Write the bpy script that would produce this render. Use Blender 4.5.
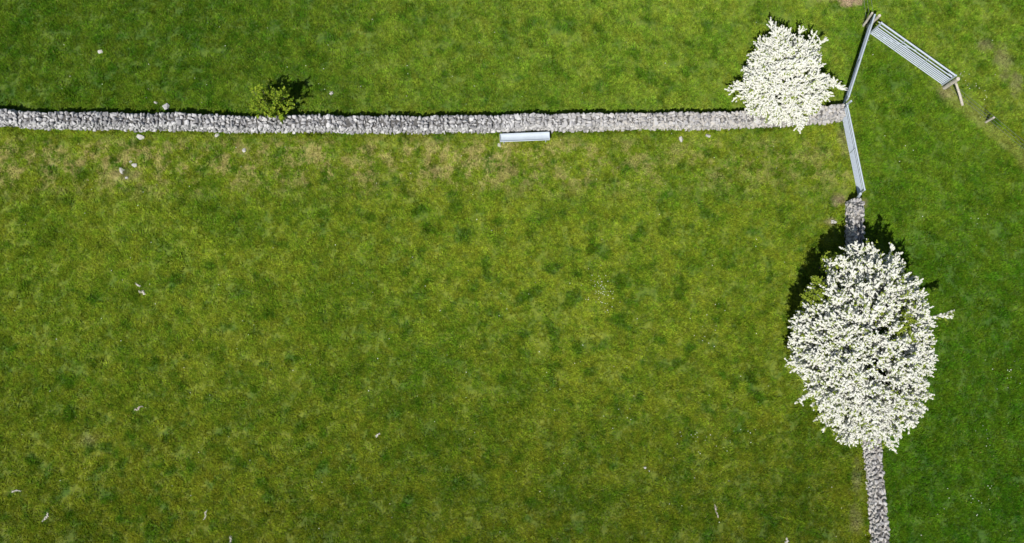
import bpy, bmesh, math, random
import numpy as np
from mathutils import Vector, Matrix, noise as mnoise

for o in list(bpy.data.objects):
    bpy.data.objects.remove(o)
S = bpy.context.scene
COL = S.collection
R = math.radians
rng = np.random.default_rng(7)
random.seed(7)

# ------------------------------------------------------------------ camera
FPX = 951.0                       # focal length in pixels of a 1024 px wide frame
TILT = 6.0                        # degrees off straight down, towards +Y
HC = 33.8
cam = bpy.data.cameras.new('camera')
cam.sensor_width = 36.0
cam.lens = 36.0 * FPX / 1024.0
cam.clip_end = 2000.0
co = bpy.data.objects.new('camera', cam)
COL.objects.link(co)
co.location = (0, 0, HC)
co.rotation_euler = (R(TILT), 0, 0)
S.camera = co

# ------------------------------------------------------------------ sky, sun, exposure
EL = R(60.0)
TO_SUN = Vector((-0.45 * math.cos(EL), -0.893 * math.cos(EL), math.sin(EL))).normalized()
w = bpy.data.worlds.new('World')
S.world = w
w.use_nodes = True
nt = w.node_tree
sky = nt.nodes.new('ShaderNodeTexSky')
sky.sky_type = 'NISHITA'
sky.sun_disc = False
sky.sun_elevation = EL
sky.sun_rotation = math.atan2(TO_SUN.x, TO_SUN.y)
nt.links.new(sky.outputs[0], nt.nodes['Background'].inputs[0])
nt.nodes['Background'].inputs[1].default_value = 0.06
sl = bpy.data.lights.new('sun', 'SUN')
sl.energy = 4.4
sl.angle = R(0.53)
sl.color = (1.0, 0.96, 0.89)
so = bpy.data.objects.new('sun', sl)
so.rotation_euler = (-TO_SUN).to_track_quat('-Z', 'Y').to_euler()
so.location = TO_SUN * 60
COL.objects.link(so)
S.view_settings.view_transform = 'Standard'
S.view_settings.look = 'None'
S.view_settings.exposure = 0.3
S.view_settings.gamma = 1.0
S.view_settings.use_curve_mapping = False
S.render.engine = 'CYCLES'
S.cycles.max_bounces = 4
S.cycles.diffuse_bounces = 2
S.cycles.glossy_bounces = 2
S.cycles.transmission_bounces = 2

# ------------------------------------------------------------------ helpers
_ct, _st = math.cos(R(TILT)), math.sin(R(TILT))


def P(px, py, z=0.0):
    """A point of the place at height z, read off the survey photograph."""
    u, v = (px - 512.0) / FPX, (271.5 - py) / FPX
    d = Vector((u, v * _ct + _st, v * _st - _ct))
    t = (z - HC) / d.z
    return Vector((0, 0, HC)) + d * t


def link(name, me, mats=None, parent=None, loc=None):
    o = bpy.data.objects.new(name, me)
    COL.objects.link(o)
    if mats is not None and me is not None and not me.materials:
        for m in (mats if isinstance(mats, (list, tuple)) else [mats]):
            me.materials.append(m)
    if parent is not None:
        o.parent = parent
    if loc is not None:
        o.location = loc
    return o


def tag(o, label=None, cat=None, group=None, kind=None):
    if label: o['label'] = label
    if cat: o['category'] = cat
    if group: o['group'] = group
    if kind: o['kind'] = kind
    return o


def empty(name, loc):
    o = bpy.data.objects.new(name, None)
    o.empty_display_size = 0.2
    COL.objects.link(o)
    o.location = loc
    return o


def fast_mesh(name, V, F, mat_idx=None, smooth=False):
    """V (n,3), F (m,k) arrays -> mesh"""
    me = bpy.data.meshes.new(name)
    V = np.asarray(V, np.float32); F = np.asarray(F, np.int32)
    k = F.shape[1]
    me.vertices.add(len(V)); me.vertices.foreach_set('co', V.ravel())
    me.loops.add(F.size); me.loops.foreach_set('vertex_index', F.ravel())
    me.polygons.add(len(F))
    me.polygons.foreach_set('loop_start', np.arange(0, F.size, k, dtype=np.int32))
    me.polygons.foreach_set('loop_total', np.full(len(F), k, np.int32))
    if mat_idx is not None:
        me.polygons.foreach_set('material_index', np.asarray(mat_idx, np.int32))
    me.polygons.foreach_set('use_smooth', np.full(len(F), smooth, bool))
    me.update(calc_edges=True)
    return me


class MB:
    """collects shapes for one mesh"""
    def __init__(self): self.bm = bmesh.new()

    def tube(self, pts, rads, n=8, cap=True):
        pts = [Vector(p) for p in pts]
        if not isinstance(rads, (list, tuple)): rads = [rads] * len(pts)
        rings = []
        ref = Vector((0.31, 0.77, 0.55)).normalized()
        for i, p in enumerate(pts):
            a = pts[max(i - 1, 0)]; b = pts[min(i + 1, len(pts) - 1)]
            t = (b - a).normalized()
            u = t.cross(ref)
            if u.length < 1e-3: u = t.cross(Vector((1, 0, 0)))
            u.normalize(); v = t.cross(u)
            rings.append([self.bm.verts.new(p + (u * math.cos(q) + v * math.sin(q)) * rads[i])
                          for q in [2 * math.pi * k / n for k in range(n)]])
        for A, B in zip(rings, rings[1:]):
            for k in range(n):
                self.bm.faces.new((A[k], A[(k + 1) % n], B[(k + 1) % n], B[k]))
        if cap:
            self.bm.faces.new(rings[0][::-1]); self.bm.faces.new(rings[-1])
        return self

    def box(self, c, s, rot=None):
        m = Matrix.Translation(Vector(c))
        if rot is not None: m = m @ rot.to_4x4()
        m = m @ Matrix.Diagonal((s[0], s[1], s[2], 1))
        bmesh.ops.create_cube(self.bm, size=1.0, matrix=m)
        return self

    def build(self, name, mat, parent=None, loc=None, bevel=0, smooth=False):
        if bevel:
            bmesh.ops.bevel(self.bm, geom=self.bm.edges[:], offset=bevel, segments=1, affect='EDGES', clamp_overlap=True)
        bmesh.ops.recalc_face_normals(self.bm, faces=self.bm.faces[:])
        me = bpy.data.meshes.new(name)
        self.bm.to_mesh(me); self.bm.free()
        if smooth:
            for p in me.polygons: p.use_smooth = True
        return link(name, me, mat, parent, loc)


# ------------------------------------------------------------------ node helper
class NG:
    def __init__(self, tree): self.t = tree

    def n(self, typ, **kw):
        nd = self.t.nodes.new(typ)
        for k, v in kw.items():
            if k.startswith('i_'):
                key = k[2:]
                key = int(key) if key.isdigit() else key.replace('_', ' ')
                self.set(nd, key, v)
            else:
                setattr(nd, k, v)
        return nd

    def set(self, nd, key, v):
        if isinstance(v, bpy.types.NodeSocket): self.t.links.new(v, nd.inputs[key])
        else: nd.inputs[key].default_value = v

    def math(self, op, a, b=None, c=None, clamp=False):
        nd = self.t.nodes.new('ShaderNodeMath'); nd.operation = op; nd.use_clamp = clamp
        for i, v in enumerate((a, b, c)):
            if v is not None: self.set(nd, i, v)
        return nd.outputs[0]

    def noise(self, vec, scale, detail=3.0, rough=0.55, w=0.0):
        nd = self.t.nodes.new('ShaderNodeTexNoise'); nd.noise_dimensions = '4D'
        self.set(nd, 'Vector', vec); self.set(nd, 'Scale', scale); self.set(nd, 'Detail', detail)
        self.set(nd, 'Roughness', rough); self.set(nd, 'W', w)
        return nd.outputs['Fac']

    def step(self, x, a, b, lo=0.0, hi=1.0):
        nd = self.t.nodes.new('ShaderNodeMapRange'); nd.interpolation_type = 'SMOOTHSTEP'
        self.set(nd, 'Value', x); self.set(nd, 'From Min', a); self.set(nd, 'From Max', b)
        self.set(nd, 'To Min', lo); self.set(nd, 'To Max', hi)
        return nd.outputs['Result']

    def mix(self, f, a, b, blend='MIX'):
        nd = self.t.nodes.new('ShaderNodeMix'); nd.data_type = 'RGBA'; nd.blend_type = blend
        self.set(nd, 0, f)
        for i, v in ((6, a), (7, b)):
            if isinstance(v, (tuple, list)) and len(v) == 3: v = (*v, 1)
            self.set(nd, i, v)
        return nd.outputs[2]


def new_mat(name):
    m = bpy.data.materials.new(name); m.use_nodes = True
    g = NG(m.node_tree)
    b = m.node_tree.nodes['Principled BSDF']
    return m, g, b


# field boundaries on the ground
_A0, _A1 = P(850, 110), P(882, 543)            # east wall line
_B0, _B1 = P(866, 20), P(1024, 158)            # upper gate and wire fence line
WALL_Y = [(-40, 127), (0, 127), (50, 130), (100, 130.5), (200, 132.3), (230, 133), (400, 134.2), (480, 133.5), (600, 131.3),
          (720, 129.8), (780, 127.3), (838, 123.5)]


def line_dist(g, sx, sy, a, b):
    d = (b - a).normalized()
    nx, ny = -d.y, d.x                        # left of a->b positive
    return g.math('ADD', g.math('ADD', g.math('MULTIPLY', sx, nx), g.math('MULTIPLY', sy, ny)), -(a.x * nx + a.y * ny))


def pasture_group():
    ng = bpy.data.node_groups.new('pasture_colour', 'ShaderNodeTree')
    ng.interface.new_socket('Color', in_out='OUTPUT', socket_type='NodeSocketColor')
    ng.interface.new_socket('Earth', in_out='OUTPUT', socket_type='NodeSocketFloat')
    g = NG(ng)
    pos = g.n('ShaderNodeNewGeometry').outputs['Position']
    sep = g.n('ShaderNodeSeparateXYZ', i_0=pos)
    x, y = sep.outputs[0], sep.outputs[1]
    flat = g.n('ShaderNodeCombineXYZ', i_0=x, i_1=y).outputs[0]
    n_big = g.noise(flat, 0.13, 3, 0.5, 1.0)
    n_mid = g.noise(flat, 0.75, 4, 0.6, 2.0)
    n_small = g.noise(flat, 3.2, 4, 0.65, 3.0)
    n_clump = g.noise(flat, 1.7, 2, 0.5, 4.0)
    n_dry = g.noise(flat, 2.1, 6, 0.78, 5.0)
    wob = g.math('MULTIPLY', g.math('SUBTRACT', n_mid, 0.5), 2.2)
    # --- kinds of sward
    blend = g.math('ADD', g.math('MULTIPLY', n_mid, 0.40), g.math('ADD', g.math('MULTIPLY', n_small, 0.50), g.math('MULTIPLY', n_big, 0.25)))
    k = g.step(blend, 0.42, 0.74)
    c_left = g.mix(k, (0.125, 0.235, 0.012), (0.325, 0.395, 0.032))
    c_north = g.mix(k, (0.056, 0.150, 0.008), (0.175, 0.275, 0.020))
    c_east = g.mix(k, (0.040, 0.135, 0.005), (0.125, 0.240, 0.012))
    # --- the three fields
    dA = g.math('ADD', line_dist(g, x, y, _A1, _A0), 0.0)
    right = g.step(g.math('MULTIPLY', dA, -1.0), -0.25, 0.45)
    dB = g.math('ADD', line_dist(g, x, y, _B1, _B0), g.math('MULTIPLY', wob, 0.5))
    below = g.step(dB, -0.5, 0.8)
    east = g.math('MULTIPLY', right, below)
    wy = P(400, 125).y
    north = g.step(g.math('ADD', y, g.math('MULTIPLY', wob, 0.1)), wy - 0.3, wy + 0.3)
    # the sward yellows towards the middle and the gates, stays lush to the far left
    up = g.step(g.math('ADD', x, g.math('MULTIPLY', wob, 2.0)), -14.0, 4.0)
    c_north = g.mix(g.math('MULTIPLY', up, 0.80), c_north, g.mix(k, (0.150, 0.275, 0.018), (0.340, 0.430, 0.045)))
    vignette = g.step(g.math('ADD', y, g.math('MULTIPLY', wob, 2.0)), 5.0, -11.0)  # lens falloff painted into the grass colour, darker towards the bottom of the view
    c_left = g.mix(g.math('MULTIPLY', vignette, 0.92), c_left, g.mix(k, (0.062, 0.118, 0.006), (0.205, 0.228, 0.014)))
    # east field is fresher and yellower near the gates
    near_gate = g.step(g.math('ADD', y, wob), -3.0, 7.5)
    c_east = g.mix(g.math('MULTIPLY', near_gate, 0.9), c_east, g.mix(k, (0.095, 0.215, 0.010), (0.205, 0.320, 0.022)))
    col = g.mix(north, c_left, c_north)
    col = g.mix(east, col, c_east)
    # --- dark lush clumps
    clump = g.step(g.math('ADD', n_clump, g.math('MULTIPLY', g.math('SUBTRACT', n_big, 0.5), 0.35)), 0.53, 0.70)
    col = g.mix(g.math('MULTIPLY', clump, 0.72), col, (0.064, 0.172, 0.008))
    grit = g.noise(flat, 9.0, 3, 0.7, 6.0)
    col = g.mix(1.0, col, g.mix(g.step(grit, 0.34, 0.66), (0.66, 0.70, 0.70), (1.16, 1.13, 1.12)), 'MULTIPLY')
    # --- dry thatch below the wall, and flecks of it everywhere
    band = g.math('MULTIPLY', g.step(y, wy - 3.1, wy - 1.6), g.step(y, wy - 0.2, wy - 0.9))
    not_e = g.math('SUBTRACT', 1.0, right)
    dry = g.math('MULTIPLY', g.math('MULTIPLY', band, not_e), g.step(n_dry, 0.47, 0.60))
    col = g.mix(g.math('MULTIPLY', dry, g.step(x, -2.0, 8.0, 0.78, 0.42)), col, (0.54, 0.47, 0.18))
    fleck = g.math('MULTIPLY', g.step(n_dry, 0.63, 0.74), g.math('SUBTRACT', 1.0, g.math('MULTIPLY', east, 0.85)))
    col = g.mix(g.math('MULTIPLY', fleck, 0.5), col, (0.36, 0.29, 0.06))
    tread = g.math('MULTIPLY', g.math('MULTIPLY', g.step(g.math('ABSOLUTE', g.math('SUBTRACT', dB, 0.1)), 0.42, 0.12), right), g.step(x, 15.0, 16.0))
    col = g.mix(g.math('MULTIPLY', tread, 0.5), col, (0.34, 0.36, 0.09))
    # --- worn and bare places
    earth = None
    def spot(px, py, rx, ry, soft, kk, old):
        c = P(px, py)
        ex = g.math('DIVIDE', g.math('SUBTRACT', x, c.x), rx)
        ey = g.math('DIVIDE', g.math('SUBTRACT', y, c.y), ry)
        r2 = g.math('ADD', g.math('MULTIPLY', ex, ex), g.math('MULTIPLY', ey, ey))
        r2 = g.math('ADD', r2, g.math('MULTIPLY', g.math('SUBTRACT', n_small, 0.5), 2.6))
        m = g.math('MULTIPLY', g.step(r2, 1.0, soft), kk)
        return m if old is None else g.math('MAXIMUM', old, m)
    for a in ((850, 0, 0.55, 0.34, 0.3, 1.0), (825, -2, 0.7, 0.25, -0.2, 0.4), (838, 200, 0.34, 0.30, -0.2, 0.8), (830, 222, 0.35, 0.2, -0.2, 0.55),
              (1003, 62, 0.45, 0.9, -0.3, 0.45), (985, 46, 0.4, 0.35, -0.4, 0.45), (1016, 84, 0.35, 0.7, -0.3, 0.45), (868, 22, 0.3, 0.3, -0.3, 0.6),
              (946, 92, 0.45, 0.35, -0.3, 0.5), (862, 203, 0.3, 0.25, -0.4, 0.6), (90, 440, 0.55, 0.35, -0.6, 0.3),
              (843, 140, 0.35, 0.8, -0.6, 0.45), (128, 176, 0.7, 0.35, -0.6, 0.5), (857, 475, 0.25, 0.8, -0.5, 0.4), (856, 520, 0.3, 0.7, -0.5, 0.4)):
        earth = spot(*a, earth)
    col = g.mix(earth, col, g.mix(n_small, (0.34, 0.245, 0.13), (0.52, 0.42, 0.30)))
    out = g.n('NodeGroupOutput')
    g.set(out, 0, col); g.set(out, 1, earth)
    return ng


PAST = pasture_group()


def grass_mat():
    m, g, b = new_mat('grass_blade')
    m.node_tree.nodes.remove(b)
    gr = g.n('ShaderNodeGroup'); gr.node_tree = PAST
    oi = g.n('ShaderNodeObjectInfo').outputs['Random']
    ri = g.n('ShaderNodeNewGeometry').outputs['Random Per Island']
    val = g.math('ADD', g.math('MULTIPLY', oi, 0.62), g.math('MULTIPLY', ri, 0.45))
    hs = g.n('ShaderNodeHueSaturation')
    g.set(hs, 'Color', gr.outputs[0])
    g.set(hs, 'Value', g.math('ADD', val, 0.50))
    g.set(hs, 'Hue', g.math('ADD', 0.485, g.math('MULTIPLY', oi, 0.03)))
    straw = g.math('GREATER_THAN', ri, 0.955)
    col = g.mix(g.math('MULTIPLY', straw, 0.55), hs.outputs[0], (0.40, 0.33, 0.11))
    d = g.n('ShaderNodeBsdfDiffuse', i_Color=col)
    t = g.n('ShaderNodeBsdfTranslucent', i_Color=col)
    mx = g.n('ShaderNodeMixShader', i_0=0.3, i_1=d.outputs[0], i_2=t.outputs[0])
    m.node_tree.links.new(mx.outputs[0], m.node_tree.nodes['Material Output'].inputs[0])
    return m


def ground_mat():
    m, g, b = new_mat('pasture_soil')
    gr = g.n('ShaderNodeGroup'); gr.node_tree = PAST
    pos = g.n('ShaderNodeNewGeometry').outputs['Position']
    nf = g.noise(pos, 14.0, 4, 0.7, 9.0)
    dark = g.mix(1.0, gr.outputs[0], g.mix(nf, (0.35, 0.36, 0.35), (0.80, 0.78, 0.75)), 'MULTIPLY')
    col = g.mix(gr.outputs[1], dark, gr.outputs[0])
    g.set(b, 'Base Color', col); g.set(b, 'Roughness', 0.95)
    bump = g.n('ShaderNodeBump', i_Strength=0.6, i_Distance=0.03, i_Height=nf)
    g.set(b, 'Normal', bump.outputs[0])
    return m


def stone_mat(name='limestone', warm=0.0):
    m, g, b = new_mat(name)
    geo = g.n('ShaderNodeNewGeometry')
    oi = g.n('ShaderNodeObjectInfo').outputs['Random']
    rnd = g.math('FRACT', g.math('ADD', geo.outputs['Random Per Island'], oi))
    pos = geo.outputs['Position']
    sep = g.n('ShaderNodeSeparateXYZ', i_0=pos)
    n1 = g.noise(pos, 9.0, 5, 0.65, 1.0)
    n2 = g.noise(pos, 0.6, 3, 0.6, 2.0)
    n3 = g.noise(pos, 26.0, 3, 0.6, 3.0)
    base = g.mix(rnd, (0.255, 0.255, 0.265), (0.66, 0.66, 0.66))
    base = g.mix(g.step(n1, 0.35, 0.7), g.mix(1.0, base, (0.68, 0.67, 0.68), 'MULTIPLY'), base)
    # older, lichened masonry towards the east end of the long wall
    east = g.step(g.math('ADD', sep.outputs[0], g.math('MULTIPLY', n2, 4.0)), 0.0, 8.5)
    liche = g.math('MULTIPLY', g.step(n1, 0.42, 0.60), g.math('ADD', g.math('MULTIPLY', east, 0.8), 0.10 + warm))
    base = g.mix(liche, base, (0.42, 0.39, 0.345))
    spots = g.step(n3, 0.62, 0.70)
    base = g.mix(g.math('MULTIPLY', spots, 0.45), base, (0.62, 0.61, 0.57))
    g.set(b, 'Base Color', base); g.set(b, 'Roughness', 0.92)
    bump = g.n('ShaderNodeBump', i_Strength=0.5, i_Distance=0.02, i_Height=n1)
    g.set(b, 'Normal', bump.outputs[0])
    return m


def simple_mat(name, col, rough=0.7, metal=0.0, var=0.25, scale=8.0, col2=None, stretch=None):
    m, g, b = new_mat(name)
    tc = g.n('ShaderNodeTexCoord').outputs['Object']
    v = tc
    if stretch:
        mp = g.n('ShaderNodeMapping'); g.set(mp, 'Vector', tc); mp.inputs['Scale'].default_value = stretch
        v = mp.outputs[0]
    n = g.noise(v, scale, 5, 0.65, 1.0)
    a = tuple(c * (1 - var) for c in col)
    c2 = col2 or tuple(min(1, c * (1 + var)) for c in col)
    g.set(b, 'Base Color', g.mix(g.step(n, 0.3, 0.7), a, c2))
    g.set(b, 'Roughness', rough); g.set(b, 'Metallic', metal)
    return m


def leafy_mat(name, col, col2, trans=0.3):
    m, g, b = new_mat(name)
    m.node_tree.nodes.remove(b)
    ri = g.n('ShaderNodeNewGeometry').outputs['Random Per Island']
    c = g.mix(ri, col, col2)
    d = g.n('ShaderNodeBsdfDiffuse', i_Color=c); t = g.n('ShaderNodeBsdfTranslucent', i_Color=c)
    mx = g.n('ShaderNodeMixShader', i_0=trans, i_1=d.outputs[0], i_2=t.outputs[0])
    m.node_tree.links.new(mx.outputs[0], m.node_tree.nodes['Material Output'].inputs[0])
    return m


M_GRASS = grass_mat()
M_SOIL = ground_mat()
M_STONE = stone_mat()
M_STONE_E = stone_mat('weathered_limestone', 0.0)
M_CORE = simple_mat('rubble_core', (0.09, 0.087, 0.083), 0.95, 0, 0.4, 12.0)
M_GALV = simple_mat('galvanised_steel', (0.47, 0.53, 0.60), 0.5, 0.2, 0.12, 20.0)
M_TROUGH = simple_mat('trough_metal', (0.42, 0.475, 0.53), 0.55, 0.0, 0.05, 5.0)
M_WOOD = simple_mat('weathered_wood', (0.50, 0.46, 0.39), 0.9, 0, 0.3, 6.0, stretch=(6, 6, 0.7))
M_BARK = simple_mat('bark', (0.075, 0.062, 0.050), 0.95, 0, 0.35, 10.0)
M_WIRE = simple_mat('fence_wire', (0.30, 0.31, 0.32), 0.5, 0.6, 0.1, 10.0)
M_BLOOM = leafy_mat('blossom_white', (0.84, 0.84, 0.77), (0.94, 0.94, 0.90), 0.46)
M_LEAF = leafy_mat('young_leaf', (0.17, 0.26, 0.022), (0.36, 0.43, 0.06), 0.35)
M_BUSH = leafy_mat('bush_leaf', (0.11, 0.21, 0.016), (0.34, 0.42, 0.04), 0.35)
M_WOOL = simple_mat('sheep_wool', (0.60, 0.57, 0.50), 0.95, 0, 0.12, 20.0)
M_WHITE_STONE = simple_mat('pale_stone', (0.40, 0.39, 0.36), 0.9, 0, 0.2, 14.0)
M_TWIG = simple_mat('bleached_wood', (0.50, 0.44, 0.37), 0.9, 0, 0.25, 10.0)
M_DAISY = leafy_mat('daisy_white', (0.75, 0.75, 0.66), (0.88, 0.88, 0.82), 0.2)

# ------------------------------------------------------------------ ground
gm = bpy.data.meshes.new('ground')
gm.from_pydata([(-300, -300, 0), (300, -300, 0), (300, 300, 0), (-300, 300, 0)], [], [(0, 1, 2, 3)])
tag(link('ground', gm, M_SOIL), kind='structure', label='green pasture ground under the whole scene')


# ------------------------------------------------------------------ dry stone walls
def stone_mesh(seed):
    r = np.random.default_rng(seed)
    n = 18
    v = r.normal(size=(n, 3)); v /= np.linalg.norm(v, axis=1)[:, None]
    v = np.sign(v) * np.abs(v) ** 0.72            # blockier than a ball
    v /= np.abs(v).max(axis=0)
    v *= 0.5
    bm = bmesh.new()
    for p in v: bm.verts.new(p)
    res = bmesh.ops.convex_hull(bm, input=bm.verts[:])
    for e in res['geom_interior']:
        if isinstance(e, bmesh.types.BMVert) and e.is_valid: bm.verts.remove(e)
    bmesh.ops.triangulate(bm, faces=bm.faces[:])
    bmesh.ops.recalc_face_normals(bm, faces=bm.faces[:])
    me = bpy.data.meshes.new('stone'); bm.to_mesh(me); bm.free()
    return me


STONES = [stone_mesh(100 + i) for i in range(24)]
STONE_V = []
for me in STONES:
    V = np.array([v.co[:] for v in me.vertices]); F = np.array([p.vertices[:] for p in me.polygons])
    STONE_V.append((V, F))


def resample(path, step):
    pts = [Vector(p) for p in path]
    out = [pts[0].copy()]; acc = 0.0
    for a, b in zip(pts, pts[1:]):
        L = (b - a).length; pos = step - acc
        while pos < L:
            out.append(a.lerp(b, pos / L)); pos += step
        acc = (acc + L) % step
    return out


def euler(r, tilt):
    return Matrix.Rotation(r[2], 3, 'Z') @ Matrix.Rotation(r[0] * tilt, 3, 'X') @ Matrix.Rotation(r[1] * tilt, 3, 'Y')


def stone_wall(name, path, label, h, wb, wt, size, mat, seed, origin, smooth_from=None, course=0.14):
    """path: base centre line in world; two battered faces of coursed stone, hearting and rough top stones"""
    r = random.Random(seed)
    root = empty(name, origin)
    tag(root, label, 'stone wall', 'dry stone field walls')
    pts = resample(path, 0.02)
    for i, q in enumerate(pts):
        q.y += 0.05 * mnoise.noise(Vector((i * 0.016, seed, 1))) + 0.02 * mnoise.noise(Vector((i * 0.06, seed, 2)))
        q.x += 0.03 * mnoise.noise(Vector((i * 0.016, seed, 5)))
    arc = [0.0]
    for a, b in zip(pts, pts[1:]): arc.append(arc[-1] + (b - a).length)
    L = arc[-1]

    def frame(s):
        i = min(max(int(s / 0.02), 0), len(pts) - 1)
        a = pts[max(i - 15, 0)]; b = pts[min(i + 15, len(pts) - 1)]
        t = (b - a).normalized()
        return pts[i], t, Vector((-t.y, t.x, 0))

    def hh(s): return h * (0.93 + 0.36 * (mnoise.noise(Vector((s * 0.35, seed, 0))) + 0.55 * mnoise.noise(Vector((s * 1.7, seed, 3)))))
    bits, tops = [], []

    def put(lst, c, t, dims, tilt):
        k = r.randrange(len(STONES))
        yaw = math.atan2(t.y, t.x) + r.uniform(-0.5, 0.5) + (math.pi if r.random() < .5 else 0)
        rot = Matrix.Rotation(yaw, 3, 'Z') @ Matrix.Rotation(r.uniform(-tilt, tilt), 3, 'X') @ Matrix.Rotation(r.uniform(-tilt, tilt), 3, 'Y')
        if tilt > 0.3: c = c + t * r.uniform(-0.05, 0.05)
        lst.append((k, c - Vector(origin), rot, dims))
    nc = max(3, int(round(h / course)))
    for ci in range(nc):
        f = (ci + 0.5) / nc
        for side in (-1, 1):
            s = r.uniform(0, 0.1)
            while s < L:
                l = size * r.uniform(0.7, 1.7)
                p, t, nrm = frame(s + l / 2)
                H = hh(s)
                half = (wb * (1 - f) + wt * f) / 2
                c = p + nrm * side * (half - 0.085 + r.uniform(-0.02, 0.025)) + Vector((0, 0, H * f - 0.02 + r.uniform(-0.015, 0.015)))
                put(bits, c, t, (l * 1.08, 0.24 * r.uniform(0.85, 1.1), H / nc * r.uniform(1.1, 1.45)), 0.14)
                s += l
    # wall ends
    for s0 in (0.0, L):
        for ci in range(nc):
            for q in (-0.3, 0.0, 0.3):
                p, t, nrm = frame(s0); f = (ci + .5) / nc
                c = p + nrm * (q * (wb * (1 - f) + wt * f)) + Vector((0, 0, hh(s0) * f))
                put(bits, c, nrm, (size * 1.1, 0.2, h / nc * 1.2), 0.15)
    # rough top stones
    s = 0.0
    while s < L:
        l = size * r.choice((r.uniform(0.45, 0.9), r.uniform(0.8, 1.3), r.uniform(1.2, 1.9)))
        p, t, nrm = frame(s + l / 2); H = hh(s)
        rows = r.choice((3, 3, 4, 4, 5))
        smooth = smooth_from is not None and p.x > smooth_from + r.uniform(-2, 2)
        edge = -wt / 2 - 0.02
        cuts = sorted(r.uniform(0.15, 0.85) for _ in range(rows - 1))
        cuts = [0] + [(c + (i + 1) / rows) / 2 for i, c in enumerate(cuts)] + [1]
        for a, b in zip(cuts, cuts[1:]):
            wdt = (b - a) * (wt + 0.06)
            c = p + nrm * (edge + (a + b) / 2 * (wt + 0.04)) + t * r.uniform(-0.03, 0.03) + Vector((0, 0, H + (r.uniform(-0.02, 0.02) if smooth else r.uniform(-0.045, 0.06))))
            up = r.uniform(0.08, 0.15) if smooth else r.uniform(0.14, 0.28)
            g_ = 1.28 if smooth else 1.0
            put(tops, c, t, (g_ * l * r.uniform(0.8, 1.02), g_ * wdt * r.uniform(0.82, 1.05), up), 0.2 if smooth else 0.55)
        s += l
    # the 300 largest top stones are stones of their own
    tops.sort(key=lambda e: -e[3][0] * e[3][1])
    def in_view(e):
        c = e[1] + Vector(origin)
        return abs(c.x) < 17.9 and abs(c.y - 3.5) < 10.5
    seen = [e for e in tops if in_view(e)]
    single = seen[:300]; ids = set(map(id, single))
    rest = [e for e in tops if id(e) not in ids]
    for k, c, rot, dm in single:
        o = bpy.data.objects.new('stone', STONES[k])
        COL.objects.link(o); o.parent = root
        o.matrix_basis = Matrix.Translation(c) @ (rot @ Matrix.Diagonal(dm)).to_4x4()
        o.material_slots[0].link = 'OBJECT'; o.material_slots[0].material = mat

    def joined(nm, lst):
        Vs, Fs, off = [], [], 0
        for k, c, rot, dm in lst:
            V, F = STONE_V[k]
            A = np.array(rot @ Matrix.Diagonal(dm))
            Vs.append(V @ A.T + np.array(c)); Fs.append(F + off); off += len(V)
        o = link(nm, fast_mesh(nm, np.vstack(Vs), np.vstack(Fs)), mat, root)
        tag(o, kind='stuff')
    joined('wall_face_stones', bits)
    if rest: joined('small_top_stones', rest)
    # hearting
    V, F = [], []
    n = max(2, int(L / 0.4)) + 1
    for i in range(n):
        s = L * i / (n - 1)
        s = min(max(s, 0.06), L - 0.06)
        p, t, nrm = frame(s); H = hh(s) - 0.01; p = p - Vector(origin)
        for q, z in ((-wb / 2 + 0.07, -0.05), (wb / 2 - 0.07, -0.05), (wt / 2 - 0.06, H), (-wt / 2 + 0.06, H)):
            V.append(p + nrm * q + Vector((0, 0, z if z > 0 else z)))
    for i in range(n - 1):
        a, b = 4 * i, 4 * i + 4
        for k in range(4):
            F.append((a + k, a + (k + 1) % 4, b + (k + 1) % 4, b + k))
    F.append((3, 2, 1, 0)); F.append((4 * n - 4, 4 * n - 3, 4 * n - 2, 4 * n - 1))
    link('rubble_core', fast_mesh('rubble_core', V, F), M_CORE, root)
    return root


for me in STONES: me.materials.append(M_STONE)

NH, NWB, NWT = 0.62, 0.56, 0.43
npath = [P(x, y) + Vector((0, NWB / 2, 0)) for x, y in WALL_Y]
npath.insert(0, npath[0] + Vector((-5, 0.1, 0)))
stone_wall('stone_wall', npath, 'long pale grey dry stone wall running across the field past the metal trough', NH, NWB, NWT, 0.118, M_STONE, 3,
           npath[len(npath) // 2], smooth_from=-0.5)
EH, EWB, EWT = 0.76, 0.48, 0.36
epath = [P(x, y) + Vector((EWB / 2, 0, 0)) for x, y in ((844, 204), (845, 245), (853, 350), (862.5, 455), (866, 480), (868.5, 510), (869.5, 543), (871, 590))]
epath.append(epath[-1] + Vector((0.2, -4, 0)))
stone_wall('stone_wall', epath, 'short grey dry stone wall passing under the large white blossom tree', EH, EWB, EWT, 0.125, M_STONE_E, 8,
           epath[3], course=0.11)


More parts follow.
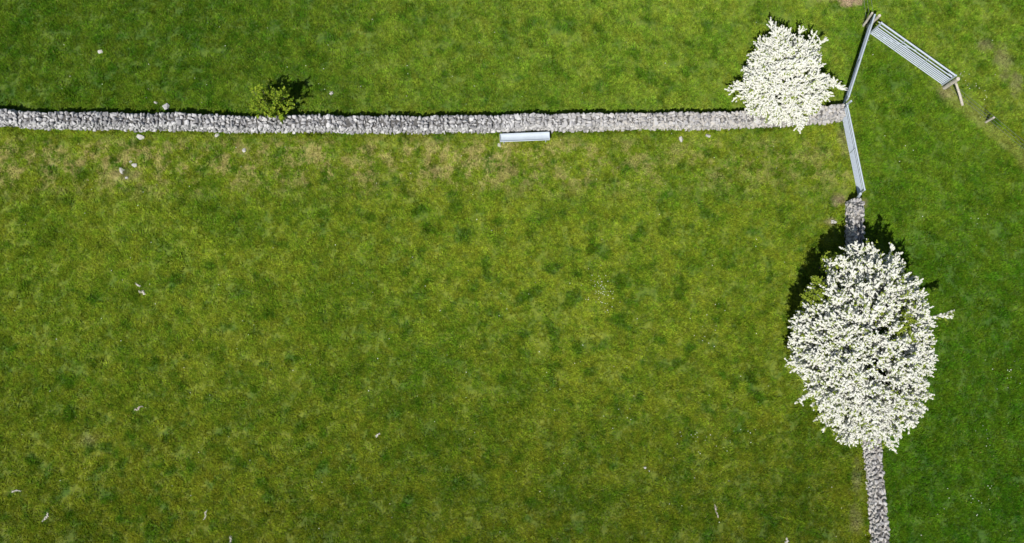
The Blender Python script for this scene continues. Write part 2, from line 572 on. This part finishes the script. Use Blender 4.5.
# ------------------------------------------------------------------ gates
def gate(label, a, b, lean, zs, rad, top_rad, stile_at=(), hinge=True, height=1.12, mat=M_GALV, brace=True):
    """galvanised field gate; a, b bottom corners on the ground; lean = metres the top stands off sideways"""
    a, b = Vector(a), Vector(b)
    t = (b - a); L = t.length; t.normalize()
    nrm = Vector((-t.y, t.x, 0))
    root = empty('field_gate', a.lerp(b, 0.5))
    tag(root, label, 'gate', 'galvanised field gates in the corner')
    o = root.location

    def q(s, z): return a + t * s + Vector((0, 0, z)) + nrm * lean * (z / height) - o
    for i, z in enumerate(zs):
        rr = top_rad if i == len(zs) - 1 else rad
        MB().tube([q(0.02, z), q(L - 0.02, z)], rr, 8).build('rail', mat, root, smooth=False)
    zt, zb = zs[-1], 0.04
    for s, rr in [(0.0, top_rad), (L, top_rad)] + [(f * L, rad * 0.9) for f in stile_at]:
        MB().tube([q(s, zb if s in (0.0, L) else zs[0]), q(s, zt + (0.03 if s in (0.0, L) else 0))], rr, 8).build('stile', mat, root)
    if brace:
        off = nrm * (rad * 1.9)
        MB().tube([q(0.05, zs[0]) + off, q(L * 0.5, zs[-2]) + off], rad * 0.7, 6).build('brace', mat, root)
    if hinge:
        for z in (zs[0] + 0.05, zs[-1] - 0.05):
            MB().tube([q(-0.10, z), q(0.04, z)], 0.018, 6).build('hinge', mat, root)
    lt = MB().box(q(L - 0.12, zs[-2]) + nrm * 0.03, (0.16, 0.02, 0.04), Matrix.Rotation(math.atan2(t.y, t.x), 3, 'Z')).build('latch', mat, root)
    return root


ZS = (0.10, 0.22, 0.34, 0.46, 0.58, 0.70, 0.89, 1.12)
gate('wide galvanised gate with many bars standing open beside the wire fence', P(869.5, 34), P(941.5, 85.2), 0.0, ZS, 0.021, 0.034, (0.33, 0.66))
gate('narrow galvanised gate closing the gap between the two stone walls', P(841, 113.5), P(857.6, 195), -0.16, ZS, 0.017, 0.030, (0.5,))
gate('galvanised gate seen edge on between the wall end and the wooden posts', P(842.4, 107), P(867.6, 28), 0.17, (0.10, 0.30, 0.55, 0.80, 1.12), 0.015, 0.032, (0.5,))


# ------------------------------------------------------------------ posts and wire
def post(label, base, h, r0, lean=(0, 0), mat=M_WOOD, square=False, name='wooden_post', cat='post', group='fence and gate posts', seed=0):
    rr = random.Random(seed)
    p = Vector(base)
    pts, rad = [], []
    for k in range(6):
        f = k / 5
        z = -0.12 + (h + 0.12) * f
        pts.append(Vector((lean[0] * f + rr.uniform(-.006, .006), lean[1] * f + rr.uniform(-.006, .006), z)))
        rad.append(r0 * (1 - 0.10 * f) * rr.uniform(0.96, 1.04))
    pts.append(pts[-1] + Vector((0, 0, 0.02))); rad.append(r0 * 0.72)
    o = MB().tube(pts, rad, 4 if square else 9).build(name, mat, None, p)
    return tag(o, label, cat, group)


post('steel gate post at the end of the long wall', P(839.5, 110.5), 1.2, 0.05, mat=M_GALV, square=True, name='gate_post')
post('grey gate post at the broken end of the short wall', P(855.5, 202), 0.95, 0.055, (-0.16, 0.12), mat=M_GALV, name='gate_post')
post('thick pale wooden post where two gates meet at the top', P(867.5, 27), 1.15, 0.06, seed=1)
post('thin leaning wooden post beside the meeting gates, left of the thick post', P(863.5, 26), 1.1, 0.045, (-0.10, 0.06), seed=2)
post('pale wooden gate post at the right end of the wide gate', P(944, 88.2), 1.12, 0.075, seed=3)
post('short leaning wooden post standing alone on the wire fence line', P(986, 122), 0.62, 0.045, (-0.03, 0.0), seed=4)
# strut propping the end post
pa, pb = P(945.5, 89.3) + Vector((0.02, -0.02, 0.78)), P(963, 105.5) + Vector((0, 0, -0.03))
s = MB().tube([pa - pb, (pa - pb) * 0.5 + Vector((0.01, 0, 0.01)), Vector((0, 0, 0))], [0.042, 0.046, 0.05], 8).build('wooden_strut', M_WOOD, None, pb)
tag(s, 'slanting wooden strut propping the post at the right gate end', 'strut')


def wire_fence(label, pts, hs):
    root = empty('wire_fence', pts[0])
    tag(root, label, 'fence', 'wire fences')
    o = root.location
    for z in hs:
        path = []
        for a, b in zip(pts, pts[1:]):
            for k in range(6):
                f = k / 6
                path.append(Vector(a).lerp(Vector(b), f) + Vector((0, 0, z - 0.05 * math.sin(math.pi * f))) - o)
        path.append(Vector(pts[-1]) + Vector((0, 0, z)) - o)
        MB().tube(path, 0.004, 4).build('wire', M_WIRE, root)
    for p in pts[2:]:
        MB().tube([Vector(p) - o + Vector((0, 0, -.1)), Vector(p) - o + Vector((.01, .01, 0.95))], [0.05, 0.045], 8).build('fence_post', M_WOOD, root)
    return root


f0 = P(944, 88.2); f1 = P(986, 122)
wire_fence('thin wire fence running from the right gate post past the lone post', [f0, f1, f1 + (f1 - f0) * 1.45, f1 + (f1 - f0) * 3.4], (0.25, 0.45, 0.66))
f0 = P(864, 27)
wire_fence('thin wire fence leaving the meeting gates towards the top edge', [f0, f0 + Vector((-0.12, 1.9, 0)), f0 + Vector((-0.25, 4.2, 0))], (0.3, 0.6, 0.95))


# ------------------------------------------------------------------ trough
def trough():
    a, b = P(500.2, 143), P(549, 141)
    c = a.lerp(b, 0.5); t = (b - a); L = t.length; ang = math.atan2(t.y, t.x)
    root = empty('feed_trough', c + Vector((0, 0.10, 0)))
    root.rotation_euler = (0, 0, ang)
    tag(root, 'long pale blue-grey metal trough at the foot of the stone wall', 'trough')
    W, zt, dp, th = 0.27, 0.36, 0.07, 0.012
    n, m = 14, 10
    V, F = [], []
    def prof(rad):                                    # shallow U section
        return [(-W / 2 * math.cos(math.pi * k / n) * rad, zt - dp * math.sin(math.pi * k / n) * rad) for k in range(n + 1)]
    for sx in (-L / 2, L / 2):
        for pr in (prof(1.0), [(y * 1.06, z - th) for y, z in prof(1.05)]):
            V += [(sx, y, z) for y, z in pr]
    k = n + 1
    for i in range(n):
        F.append((i, i + 1, 2 * k + i + 1, 2 * k + i))
        F.append((k + i + 1, k + i, 3 * k + i, 3 * k + i + 1))
    F.append((0, 2 * k, 3 * k, k)); F.append((n, k + n, 3 * k + n, 2 * k + n))
    link('bowl', fast_mesh('bowl', V, F, smooth=False), M_TROUGH, root)
    for sx, up in ((-1, 0.03), (1, 0.06)):
        bm = bmesh.new()
        pr = prof(1.07)
        # end plate with rounded upper corner
        outl = [(y, z - 0.012) for y, z in pr] + [(W / 2 * 1.05, zt + up * .5), (W / 2 * .85, zt + up), (-W / 2 * .8, zt + 0.015), (-W / 2 * 1.05, zt)]
        f = bm.faces.new([bm.verts.new((sx * (L / 2) - 0.008, y, z)) for y, z in outl])
        ext = bmesh.ops.extrude_face_region(bm, geom=[f])
        bmesh.ops.translate(bm, verts=[v for v in ext['geom'] if isinstance(v, bmesh.types.BMVert)], vec=(0.016, 0, 0))
        bmesh.ops.recalc_face_normals(bm, faces=bm.faces[:])
        me = bpy.data.meshes.new('end_plate'); bm.to_mesh(me); bm.free()
        link('end_plate', me, M_TROUGH, root)
    for sy in (-1, 1):
        MB().tube([(-L / 2, sy * W / 2 * 1.03, zt), (L / 2, sy * W / 2 * 1.03, zt)], 0.016, 8).build('rim', M_TROUGH, root)
    for sx in (-1, 1):
        for sy in (-1, 1):
            MB().tube([(sx * L * 0.42, sy * 0.09, zt - dp * 0.75), (sx * L * 0.43, sy * 0.15, -0.02)], 0.016, 6).build('leg', M_GALV, root)
trough()


# ------------------------------------------------------------------ trees
def unit(v): return v / np.linalg.norm(v, axis=-1, keepdims=True)


def quads(c, nrm, size, asp, rg):
    """leaf-like quads: centres c (n,3), normals, half sizes"""
    n = len(c)
    a = unit(np.cross(nrm, rg.normal(size=(n, 3)) + 1e-6)); b = np.cross(nrm, a)
    s = size[:, None]
    V = np.stack([c - a * s, c + b * s * asp, c + a * s, c - b * s * asp], 1).reshape(-1, 3)
    return V, np.arange(4 * n).reshape(n, 4)


def crown_fn(C, radii, zu, zd, seed):
    az = np.array([r[0] for r in radii] + [radii[0][0] + 360.0]); rr = np.array([r[1] for r in radii] + [radii[0][1]])

    def f(d, sc=1.0):
        A = np.degrees(np.arctan2(d[1], d[0])) % 360
        if A < az[0]: A += 360
        rh = np.interp(A, az, rr)
        lob = 1.0 + 0.16 * mnoise.noise(Vector((d[0] * 2.2 + seed, d[1] * 2.2, d[2] * 2.2))) + 0.10 * mnoise.noise(Vector((d[0] * 5 + seed, d[1] * 5, d[2] * 5)))
        return C + np.array([d[0] * rh, d[1] * rh, d[2] * (zu if d[2] > 0 else zd)]) * lob * sc
    return f


def tree(name, label, base, C, radii, zu, zd, n_tip, sprays, spray_len, fl_size, seed, leaf_frac, leafy_dirs, trunk_r, thin=1.0, low=-0.35, stray=()):
    rg = np.random.default_rng(seed)
    base = np.array(base); C = np.array(C)
    f = crown_fn(C, radii, zu, zd, seed)
    root = empty(name, Vector(base)); tag(root, label, 'tree', 'white blossoming trees')
    # --- branches: trunk, limbs, boughs
    fork = base + (C - base) * 0.30 + np.array([0, 0, 0.05])
    tb = MB()
    mid = base + (fork - base) * 0.5 + np.array([0.05, 0.04, 0])
    tb.tube([Vector(base - base) + Vector((0, 0, -0.1)), Vector(mid - base), Vector(fork - base)], [trunk_r * 1.35, trunk_r, trunk_r * 0.85], 9)
    trunk = tb.build('trunk', M_BARK, root)
    lb = MB()
    limbs = []
    nl = 9
    for i in range(nl):
        a = 2 * math.pi * (i + rg.uniform(-.3, .3)) / nl
        d = unit(np.array([math.cos(a), math.sin(a), rg.uniform(0.15, 1.1)]))
        e = f(d, 0.62)
        m1 = fork + (e - fork) * 0.5 + np.array([0, 0, 0.18]) + rg.normal(size=3) * 0.08
        limbs.append((fork, m1, e))
        lb.tube([Vector(fork - base), Vector(m1 - base), Vector(e - base)], [trunk_r * 0.55, trunk_r * 0.36, trunk_r * 0.14], 6, cap=False)
    for i in range(6):
        a = 2 * math.pi * i / 6 + 0.4
        d = unit(np.array([math.cos(a), math.sin(a), 2.0 if i else 9.0]))
        e = f(d, 0.66)
        m1 = fork + (e - fork) * 0.5 + rg.normal(size=3) * 0.08
        limbs.append((fork, m1, e))
        lb.tube([Vector(fork - base), Vector(m1 - base), Vector(e - base)], [trunk_r * 0.5, trunk_r * 0.32, trunk_r * 0.12], 6, cap=False)
    # --- tips over the crown surface
    P0, D0, L0, G0 = [], [], [], []
    tips = []
    golden = math.pi * (3 - math.sqrt(5))
    for i in range(n_tip):
        z = low + (1 - low) * ((i + 0.5) / n_tip) ** 0.85
        a = i * golden + rg.uniform(-.25, .25)
        z = min(0.995, z + rg.uniform(-.05, .05))
        rxy = math.sqrt(max(0, 1 - z * z))
        d = np.array([rxy * math.cos(a), rxy * math.sin(a), z])
        tips.append((d, f(d, rg.uniform(0.84, 1.10))))
    for d, p in stray:
        tips.append((np.array(d), np.array(p)))
    for d, tip in tips:
        best = min(limbs, key=lambda l: np.linalg.norm(l[2] - tip))
        st = best[1] + (best[2] - best[1]) * rg.uniform(0.0, 0.9)
        m1 = st + (tip - st) * 0.5 + rg.normal(size=3) * 0.07 + np.array([0, 0, 0.06])
        lb.tube([Vector(st - base), Vector(m1 - base), Vector(tip - base)], [0.022, 0.015, 0.005], 4, cap=False)
        bd = unit(tip - st)
        leafy = any(np.dot(d, unit(np.array(q[:3]))) > q[3] for q in leafy_dirs)
        for k in range(sprays):
            t = 1 - rg.uniform(0, 1) ** 1.3 * 0.62
            p = st * (1 - t) ** 2 + 2 * m1 * t * (1 - t) + tip * t * t
            sd = unit(bd * 0.75 + d * 0.35 + np.array([0, 0, 0.22]) + rg.normal(size=3) * 0.7)
            P0.append(p); D0.append(sd); L0.append(spray_len * rg.uniform(0.55, 1.35) * (1.1 if t > .8 else 0.85))
            G0.append(0.9 if leafy else (leaf_frac if d[2] > -0.05 else leaf_frac + 0.35))
    lb.build('limbs', M_BARK, trunk)
    P0, D0, L0, G0 = map(np.array, (P0, D0, L0, G0))
    ns = len(P0)
    isleaf = rg.uniform(size=ns) < G0
    # --- blossom on every flowering spray: dense sleeve of small flowers
    fi = np.where(~isleaf)[0]
    nf = int(26 * thin)
    idx = np.repeat(fi, nf)
    t = np.tile(np.linspace(0.05, 1, nf), len(fi)) + rg.uniform(-.03, .03, len(idx))
    bend = rg.normal(size=(ns, 3)) * 0.16
    taper = 0.030 * (1.15 - 0.65 * t)
    c = P0[idx] + D0[idx] * (L0[idx] * t)[:, None] + bend[idx] * (t * t * L0[idx])[:, None] + unit(rg.normal(size=(len(idx), 3))) * (taper * rg.uniform(.5, 1.2, len(idx)))[:, None]
    nrm = unit(rg.normal(size=(len(idx), 3)) * 0.27 + D0[idx] * 0.15 + np.array([-0.15, -0.3, 0.8]))
    V, F = quads(c, nrm, fl_size * rg.uniform(0.6, 1.25, len(idx)), 0.9, rg)
    # drop blossoms that would hang below the ground
    crown = link('crown', fast_mesh('crown', V - base, F), M_BLOOM, root); tag(crown, kind='stuff')
    # --- young leaves
    li = np.where(isleaf)[0]
    nlv = 16
    idx = np.concatenate([np.repeat(li, nlv), np.repeat(fi, 2)])
    t = rg.uniform(0.1, 1.05, len(idx))
    c = P0[idx] + D0[idx] * (L0[idx] * t)[:, None] + unit(rg.normal(size=(len(idx), 3))) * rg.uniform(0.01, 0.06, len(idx))[:, None]
    nrm = unit(rg.normal(size=(len(idx), 3)) * 0.6 + np.array([0, 0, 0.8]))
    V, F = quads(c, nrm, rg.uniform(0.022, 0.050, len(idx)), 0.45, rg)
    o = link('leaves', fast_mesh('leaves', V - base, F), M_LEAF, crown); tag(o, kind='stuff')
    return root


BC = P(857, 347, 1.95)
k = 1 / 30.3
radii_b = [(a, r * k) for a, r in ((0, 62), (30, 66), (50, 80), (62, 90), (72, 98), (84, 93), (100, 84), (125, 74), (150, 62), (180, 57), (210, 58),
                                     (235, 70), (262, 90), (285, 94), (305, 82), (330, 70))]
spray_tip = P(949, 313, 2.4)
tree('blossom_tree', 'large oval white blossom tree growing over the short stone wall', P(847, 352), BC, radii_b, 2.0, 1.4, 1250, 25, 0.18, 0.0245, 11, 0.08,
     [(0.45, 0.28, 0.85, 0.985), (0.93, -0.05, 0.35, 0.985), (-0.6, 0.75, 0.15, 0.97)], 0.15,
     stray=[((0.9, 0.3, 0.3), spray_tip), ((0.9, 0.3, 0.3), spray_tip + Vector((-0.02, -0.10, 0))), ((-0.8, -0.5, 0.2), P(797, 402, 2.0))])
TC = P(781, 80, 1.0)
radii_t = [(a, r * k * 0.95) for a, r in ((0, 40), (20, 34), (45, 50), (60, 44), (75, 44), (100, 50), (125, 40), (160, 35), (180, 36), (192, 54), (210, 44),
                                     (240, 44), (270, 44), (295, 50), (330, 46), (350, 54))]
tree('blossom_tree', 'smaller spiky white blossom tree overhanging the long stone wall', P(780, 92), TC, radii_t, 1.25, 0.75, 380, 22, 0.22, 0.0245, 21, 0.03,
     [], 0.10, low=-0.45,
     stray=[((-0.1, .9, .2), P(772, 25, 1.5)), ((0.5, .8, .2), P(824, 41, 1.4)), ((0.4, .9, .2), P(800, 32, 1.5)), ((0.3, .9, .2), P(814, 37, 1.5)), ((-.95, -.1, 0), P(729, 91, 0.8)),
            ((-.95, -.1, 0), P(735, 86, 0.9)), ((.95, 0, 0), P(839, 88, 1.0)), ((.95, 0.1, 0), P(835, 83, 1.0)), ((.3, -.9, 0), P(800, 127, 1.1))])


def shrub(name, label, base, boughs, leaf_n, leaf_size, mat, seed, stem_r=0.02, cat='bush'):
    rg = np.random.default_rng(seed)
    base = np.array(base)
    root = empty(name, Vector(base)); tag(root, label, cat)
    lb = MB(); cs, ns = [], []
    for e in boughs:
        e = np.array(e)
        m = e * 0.5 + rg.normal(size=3) * 0.05 + np.array([0, 0, 0.12])
        lb.tube([Vector((0, 0, -0.05)), Vector(m), Vector(e)], [stem_r, stem_r * .7, stem_r * .25], 5, cap=False)
        for j in range(7):
            t = rg.uniform(0.35, 1.0)
            p = m * 2 * t * (1 - t) + e * t * t
            d = unit(unit(e) * 0.5 + np.array([0, 0, 0.3]) + rg.normal(size=3) * 0.6)
            L = rg.uniform(0.12, 0.30)
            lb.tube([Vector(p), Vector(p + d * L)], [stem_r * .3, stem_r * .12], 4, cap=False)
            tt = rg.uniform(0, 1.05, leaf_n)
            cs.append(p + d * (L * tt)[:, None] + unit(rg.normal(size=(leaf_n, 3))) * rg.uniform(.01, .07, leaf_n)[:, None])
            ns.append(unit(rg.normal(size=(leaf_n, 3)) * 0.55 + np.array([0, 0, 0.8])))
    lb.build('stems', M_BARK, root)
    c = np.vstack(cs); n = np.vstack(ns)
    c[:, 2] = np.maximum(c[:, 2], 0.03)
    V, F = quads(c, n, rg.uniform(.6, 1.2, len(c)) * leaf_size, 0.55, rg)
    o = link('leaves', fast_mesh('leaves', V, F), mat, root); tag(o, kind='stuff')
    return root


def bough_set(seed, n, rx, ry, h0, h1, off=(0, 0)):
    r = random.Random(seed); out = []
    for i in range(n):
        a = 2 * math.pi * i / n + r.uniform(-.4, .4); q = r.uniform(0.3, 1.0)
        out.append((off[0] + rx * q * math.cos(a), off[1] + ry * q * math.sin(a), r.uniform(h0, h1) * (1.15 - 0.45 * q)))
    return out


shrub('sapling_bush', 'yellowish green leafy sapling just behind the long stone wall', P(278, 112),
      bough_set(5, 40, 0.78, 0.62, 1.2, 2.3, (0.02, 0.06)) + [(-0.05, -0.30, 1.2), (0.0, -0.28, 1.3), (0.05, -0.25, 1.4)], 12, 0.055, M_BUSH, 31)
shrub('leafy_shrub', 'bright green leafy shrub at the upper left edge of the large blossom tree', P(819, 268),
      bough_set(9, 16, 0.5, 0.45, 1.7, 2.7), 11, 0.065, M_LEAF, 33, cat='shrub')


# ------------------------------------------------------------------ loose stones, wool, sticks
def loose(name, label, cat, px, py, dims, mat, k, yaw=0.0, sink=0.25, group=None):
    me = STONES[k].copy(); me.materials.clear(); me.name = name
    for v in me.vertices: v.co = Vector((v.co.x * dims[0], v.co.y * dims[1], v.co.z * dims[2]))
    o = link(name, me, mat, None, P(px, py) + Vector((0, 0, dims[2] * (0.5 - sink))))
    o.rotation_euler = (0.1, -0.1, yaw)
    return tag(o, label, cat, group)


G = 'loose pale stones in the grass'
loose('field_stone', 'large white stone just below the left part of the long wall', 'stone', 141, 137.5, (0.30, 0.2, 0.17), M_WHITE_STONE, 2, -0.5, group=G)
loose('field_stone', 'white stone below the long wall, left one of two near the blossom tree', 'stone', 681.5, 139.8, (0.2, 0.24, 0.15), M_WHITE_STONE, 5, 0.2, group=G)
loose('field_stone', 'pale stone close to the long wall, right one of two near the blossom tree', 'stone', 707.5, 136.5, (0.2, 0.19, 0.15), M_WHITE_STONE, 7, 1.0, group=G)
loose('field_stone', 'small pale stone against the wall foot right of the large white stone', 'stone', 217.5, 135.8, (0.18, 0.15, 0.13), M_WHITE_STONE, 9, 0.7, group=G)
loose('field_stone', 'small grey stone in the grass below the leafy sapling', 'stone', 244.5, 150.5, (0.15, 0.16, 0.12), M_WHITE_STONE, 11, 0.3, group=G)
loose('field_stone', 'whitish stone in the dry patch, right one of the pair', 'stone', 134.5, 165.5, (0.24, 0.18, 0.13), M_WHITE_STONE, 3, 0.4, group=G)
loose('field_stone', 'whitish stone in the dry patch, left one of the pair', 'stone', 122, 171, (0.2, 0.26, 0.13), M_WHITE_STONE, 6, 0.9, group=G)
loose('field_stone', 'grey stone lying on the grass just behind the long wall', 'stone', 166.5, 107, (0.26, 0.26, 0.2), M_STONE, 12, 0.0, group=G)
loose('field_stone', 'small whitish stone behind the wall near the grey stone', 'stone', 156, 103, (0.14, 0.12, 0.1), M_WHITE_STONE, 15, 0.0, group=G)
loose('field_stone', 'small pale stone alone in the upper left field', 'stone', 101, 52, (0.2, 0.17, 0.12), M_WHITE_STONE, 8, 0.0, group=G)
loose('field_stone', 'pale stone beside the short wall below the narrow gate', 'stone', 833, 222, (0.26, 0.15, 0.11), M_WHITE_STONE, 4, 0.0, group=G)
loose('field_stone', 'small pale stone on the grass behind the wall right of the sapling', 'stone', 331.5, 93.5, (0.16, 0.14, 0.1), M_WHITE_STONE, 1, 0.4, group=G)
loose('field_stone', 'pale stone below the left end of the trough', 'stone', 499.5, 145.5, (0.13, 0.17, 0.1), M_WHITE_STONE, 14, 0.2, group=G)
loose('field_stone', 'small white stone in the far lower field below the oval tree side', 'stone', 645, 467.5, (0.1, 0.1, 0.09), M_WHITE_STONE, 10, 0.2, group=G)

loose('field_stone', 'tiny pale stone just below the left stone of the dry patch pair', 'stone', 127, 178, (0.12, 0.10, 0.1), M_WHITE_STONE, 13, 0.2, group=G)
loose('field_stone', 'tiny pale stone between and above the dry patch pair', 'stone', 131, 162, (0.11, 0.12, 0.1), M_WHITE_STONE, 16, 0.8, group=G)

def wool(label, px, py, length, yaw, seed, mat=M_WOOL, name='wool_tuft', cat='wool', group='shed wool tufts on the grass'):
    rg = np.random.default_rng(seed)
    V, F, off = [], [], 0
    mb = MB()
    n = 26
    for i in range(n):
        t = (i + rg.uniform(0, 1)) / n - 0.5
        c = Vector((t * length, 0.03 * math.sin(t * (3 + seed % 5) + seed * 2.1) + rg.normal() * 0.012 * (1.3 - 2 * abs(t)), 0.045 + 0.025 * rg.uniform(-1, 1)))
        d = Vector(unit(rg.normal(size=3) + np.array([1.2, 0, 0]))) * rg.uniform(.03, .06)
        mb.tube([c - d, c + Vector((0, 0, .012)), c + d], [0.004, 0.013 * (1.2 - abs(t)), 0.004], 5)
    o = mb.build(name, mat, None, P(px, py))
    o.rotation_euler = (0, 0, yaw)
    return tag(o, label, cat, group)


wool('white wool wisp near the bottom left, leftmost one', 17, 491, 0.30, 0.25, 1)
wool('slanting white wool wisp near the bottom left corner', 46.5, 517, 0.32, 1.1, 2)
wool('grey white wool wisp at the bottom, right of the slanting wisp', 206, 514.5, 0.30, 1.2, 3)
wool('short white wool wisp in the left field below the dry patch', 143, 292.5, 0.24, -0.4, 4)
wool('tiny wool wisp just above the short wisp in left field', 139, 285, 0.16, -0.3, 5)
wool('small pale wool wisp at the bottom edge near the middle left', 231, 539, 0.16, 1.2, 6)
wool('thin white wool wisp right of the lower middle field', 378, 435, 0.18, 1.0, 7)
wool('thin white wool wisp at the bottom edge below the brown stick', 786, 541, 0.2, 1.3, 8)
wool('pinkish grey piece of weathered wood lying in the lower left field', 139.5, 408, 0.30, 0.35, 9, M_TWIG, 'weathered_stick', 'stick', 'bleached sticks on the grass')
wool('grey brown piece of weathered wood lying in the lower right field', 716.5, 511, 0.42, 1.9, 10, M_TWIG, 'weathered_stick', 'stick', 'bleached sticks on the grass')

# ------------------------------------------------------------------ daisies, uncountable
rg = np.random.default_rng(77)
pts = []
for px, py, sp, n in ((601, 291, 0.25, 46), (609, 307, 0.12, 8), (592, 278, 0.3, 9), (697, 437, 0.35, 14), (740, 440, 0.25, 10), (962, 76, 0.12, 8), (971, 85, 0.2, 6),
                      (985, 95, 0.15, 5), (1005, 370, 0.35, 14), (990, 440, 0.3, 8), (975, 500, 0.4, 14), (550, 372, 0.3, 10), (700, 330, 0.3, 8), (715, 310, 0.3, 6), (620, 410, 0.4, 8)):
    c = P(px, py)
    pts += [(c.x + rg.normal() * sp, c.y + rg.normal() * sp) for _ in range(n)]
pts += [(rg.uniform(-18, 18), rg.uniform(-6, 13)) for _ in range(260)]
V, F, off = [], [], 0
for x, y in pts:
    r_ = rg.uniform(0.008, 0.016); z = rg.uniform(0.05, 0.075)
    V += [(x + r_ * math.cos(q), y + r_ * math.sin(q), z + rg.uniform(-.004, .004)) for q in np.arange(6) * math.pi / 3]
    F.append(list(range(off, off + 6))); off += 6
    V += [(x - .002, y, 0), (x + .002, y, 0), (x + .002, y, z), (x - .002, y, z), (x, y, z), (x, y, 0)]
    F.append(list(range(off, off + 6))); off += 6
tag(link('daisies', fast_mesh('daisies', V, F), M_DAISY), 'tiny white daisies dotted through the pasture grass', 'flowers', kind='stuff')

# ------------------------------------------------------------------ grass
def tuft_mesh(seed, n, rad, h, spread, width):
    rg = np.random.default_rng(seed)
    V, F = [], []
    for i in range(n):
        a = rg.uniform(0, 2 * math.pi); q = rad * math.sqrt(rg.uniform(0, 1))
        b = np.array([q * math.cos(a), q * math.sin(a), -0.005])
        da = a + rg.normal() * 1.0
        out = np.array([math.cos(da), math.sin(da), 0])
        hh = h * rg.uniform(0.55, 1.25); sp = spread * rg.uniform(0.3, 1.3)
        side = np.array([-out[1], out[0], 0]) * width * rg.uniform(0.7, 1.3)
        m = b + np.array([0, 0, hh * 0.62]) + out * sp * 0.35
        t = b + np.array([0, 0, hh * 0.95]) + out * sp
        o = len(V)
        V += [b - side * .7, b + side * .7, m + side, m - side, t]
        F += [(o, o + 1, o + 2), (o, o + 2, o + 3), (o + 3, o + 2, o + 4)]
    me = fast_mesh('grass_tuft', V, F)
    me.materials.append(M_GRASS)
    return me


TC_ = bpy.data.collections.new('grass_tufts')
for i in range(10):
    o = bpy.data.objects.new('grass_tuft', tuft_mesh(500 + i, 58, 0.15, 0.064 + 0.004 * (i % 3), 0.058, 0.0078))
    TC_.objects.link(o)

gx0, gx1, gy0, gy1 = -24.0, 24.0, -11.0, 18.5
sm = fast_mesh('grass', [(gx0, gy0, 0.003), (gx1, gy0, 0.003), (gx1, gy1, 0.003), (gx0, gy1, 0.003)], [(0, 1, 2, 3)])
grass = link('grass', sm, M_GRASS)
tag(grass, 'short uneven green pasture grass covering the fields', 'grass', kind='stuff')
gn = bpy.data.node_groups.new('grass_scatter', 'GeometryNodeTree')
gn.interface.new_socket('Geometry', in_out='INPUT', socket_type='NodeSocketGeometry')
gn.interface.new_socket('Geometry', in_out='OUTPUT', socket_type='NodeSocketGeometry')
g = NG(gn)
gi = g.n('NodeGroupInput'); go = g.n('NodeGroupOutput')
dp = g.n('GeometryNodeDistributePointsOnFaces'); dp.distribute_method = 'RANDOM'
g.set(dp, 'Mesh', gi.outputs[0]); g.set(dp, 'Density', 58.0); g.set(dp, 'Seed', 4)
ci = g.n('GeometryNodeCollectionInfo'); ci.inputs['Collection'].default_value = TC_
ci.inputs['Separate Children'].default_value = True; ci.inputs['Reset Children'].default_value = True
ip = g.n('GeometryNodeInstanceOnPoints')
g.set(ip, 'Points', dp.outputs['Points']); g.set(ip, 'Instance', ci.outputs[0]); g.set(ip, 'Pick Instance', True)
rv = g.n('FunctionNodeRandomValue', data_type='FLOAT_VECTOR')
rv.inputs[0].default_value = (-0.12, -0.12, 0); rv.inputs[1].default_value = (0.12, 0.12, 6.283)
g.set(ip, 'Rotation', rv.outputs[0])
posn = g.n('GeometryNodeInputPosition').outputs[0]
n4 = g.noise(posn, 1.7, 2, 0.5, 4.0)
clump = g.step(n4, 0.555, 0.665)
n5 = g.noise(posn, 6.0, 3, 0.6, 14.0)
rs = g.n('FunctionNodeRandomValue', data_type='FLOAT')
rs.inputs[2].default_value = 0.65; rs.inputs[3].default_value = 1.2
sc = g.math('MULTIPLY', rs.outputs[1], g.math('ADD', g.math('MULTIPLY', g.step(n5, 0.3, 0.7), 0.9), 0.5))
zsc = g.math('MULTIPLY', sc, g.math('ADD', 1.0, g.math('MULTIPLY', clump, 0.45)))
cx = g.n('ShaderNodeCombineXYZ', i_0=sc, i_1=sc, i_2=zsc)
g.set(ip, 'Scale', cx.outputs[0])
gn.links.new(ip.outputs[0], go.inputs[0])
md = grass.modifiers.new('scatter', 'NODES'); md.node_group = gn

# ------------------------------------------------------------------ longer grass and weeds left uncropped along the wall feet
rr = random.Random(12)
TV = []
for i in range(6):
    me = tuft_mesh(900 + i, 16, 0.07, 0.10, 0.06, 0.008)
    TV.append((np.array([v.co[:] for v in me.vertices]), np.array([p.vertices[:] for p in me.polygons])))
    bpy.data.meshes.remove(me)
Vs, Fs, off = [], [], 0
for path, half, step in ((npath, NWB / 2, 0.05), (epath, EWB / 2, 0.05)):
    pp = resample(path, step)
    for i, q in enumerate(pp[2:-2]):
        t = (pp[i + 3] - pp[i + 1]).normalized(); nrm = Vector((-t.y, t.x, 0))
        for side in (-1, 1):
            w_ = mnoise.noise(Vector((q.x * 0.9, q.y * 0.9, side * 5.0)))
            if rr.random() > 0.42 + w_: continue
            c = q + nrm * side * (half + rr.uniform(-0.05, 0.09)) + t * rr.uniform(-.03, .03)
            V, F = TV[rr.randrange(6)]
            a = rr.uniform(0, 6.28); sc_ = rr.uniform(0.6, 1.25); h_ = sc_ * rr.uniform(0.7, 1.9) * (1 + max(0, w_))
            A = np.array(Matrix.Rotation(a, 3, 'Z') @ Matrix.Diagonal((sc_, sc_, h_)))
            Vs.append(V @ A.T + np.array(c)); Fs.append(F + off); off += len(V)
tag(link('wall_foot_grass', fast_mesh('wall_foot_grass', np.vstack(Vs), np.vstack(Fs)), M_GRASS),
    'longer uncropped grass growing along the feet of the stone walls', 'grass', kind='stuff')
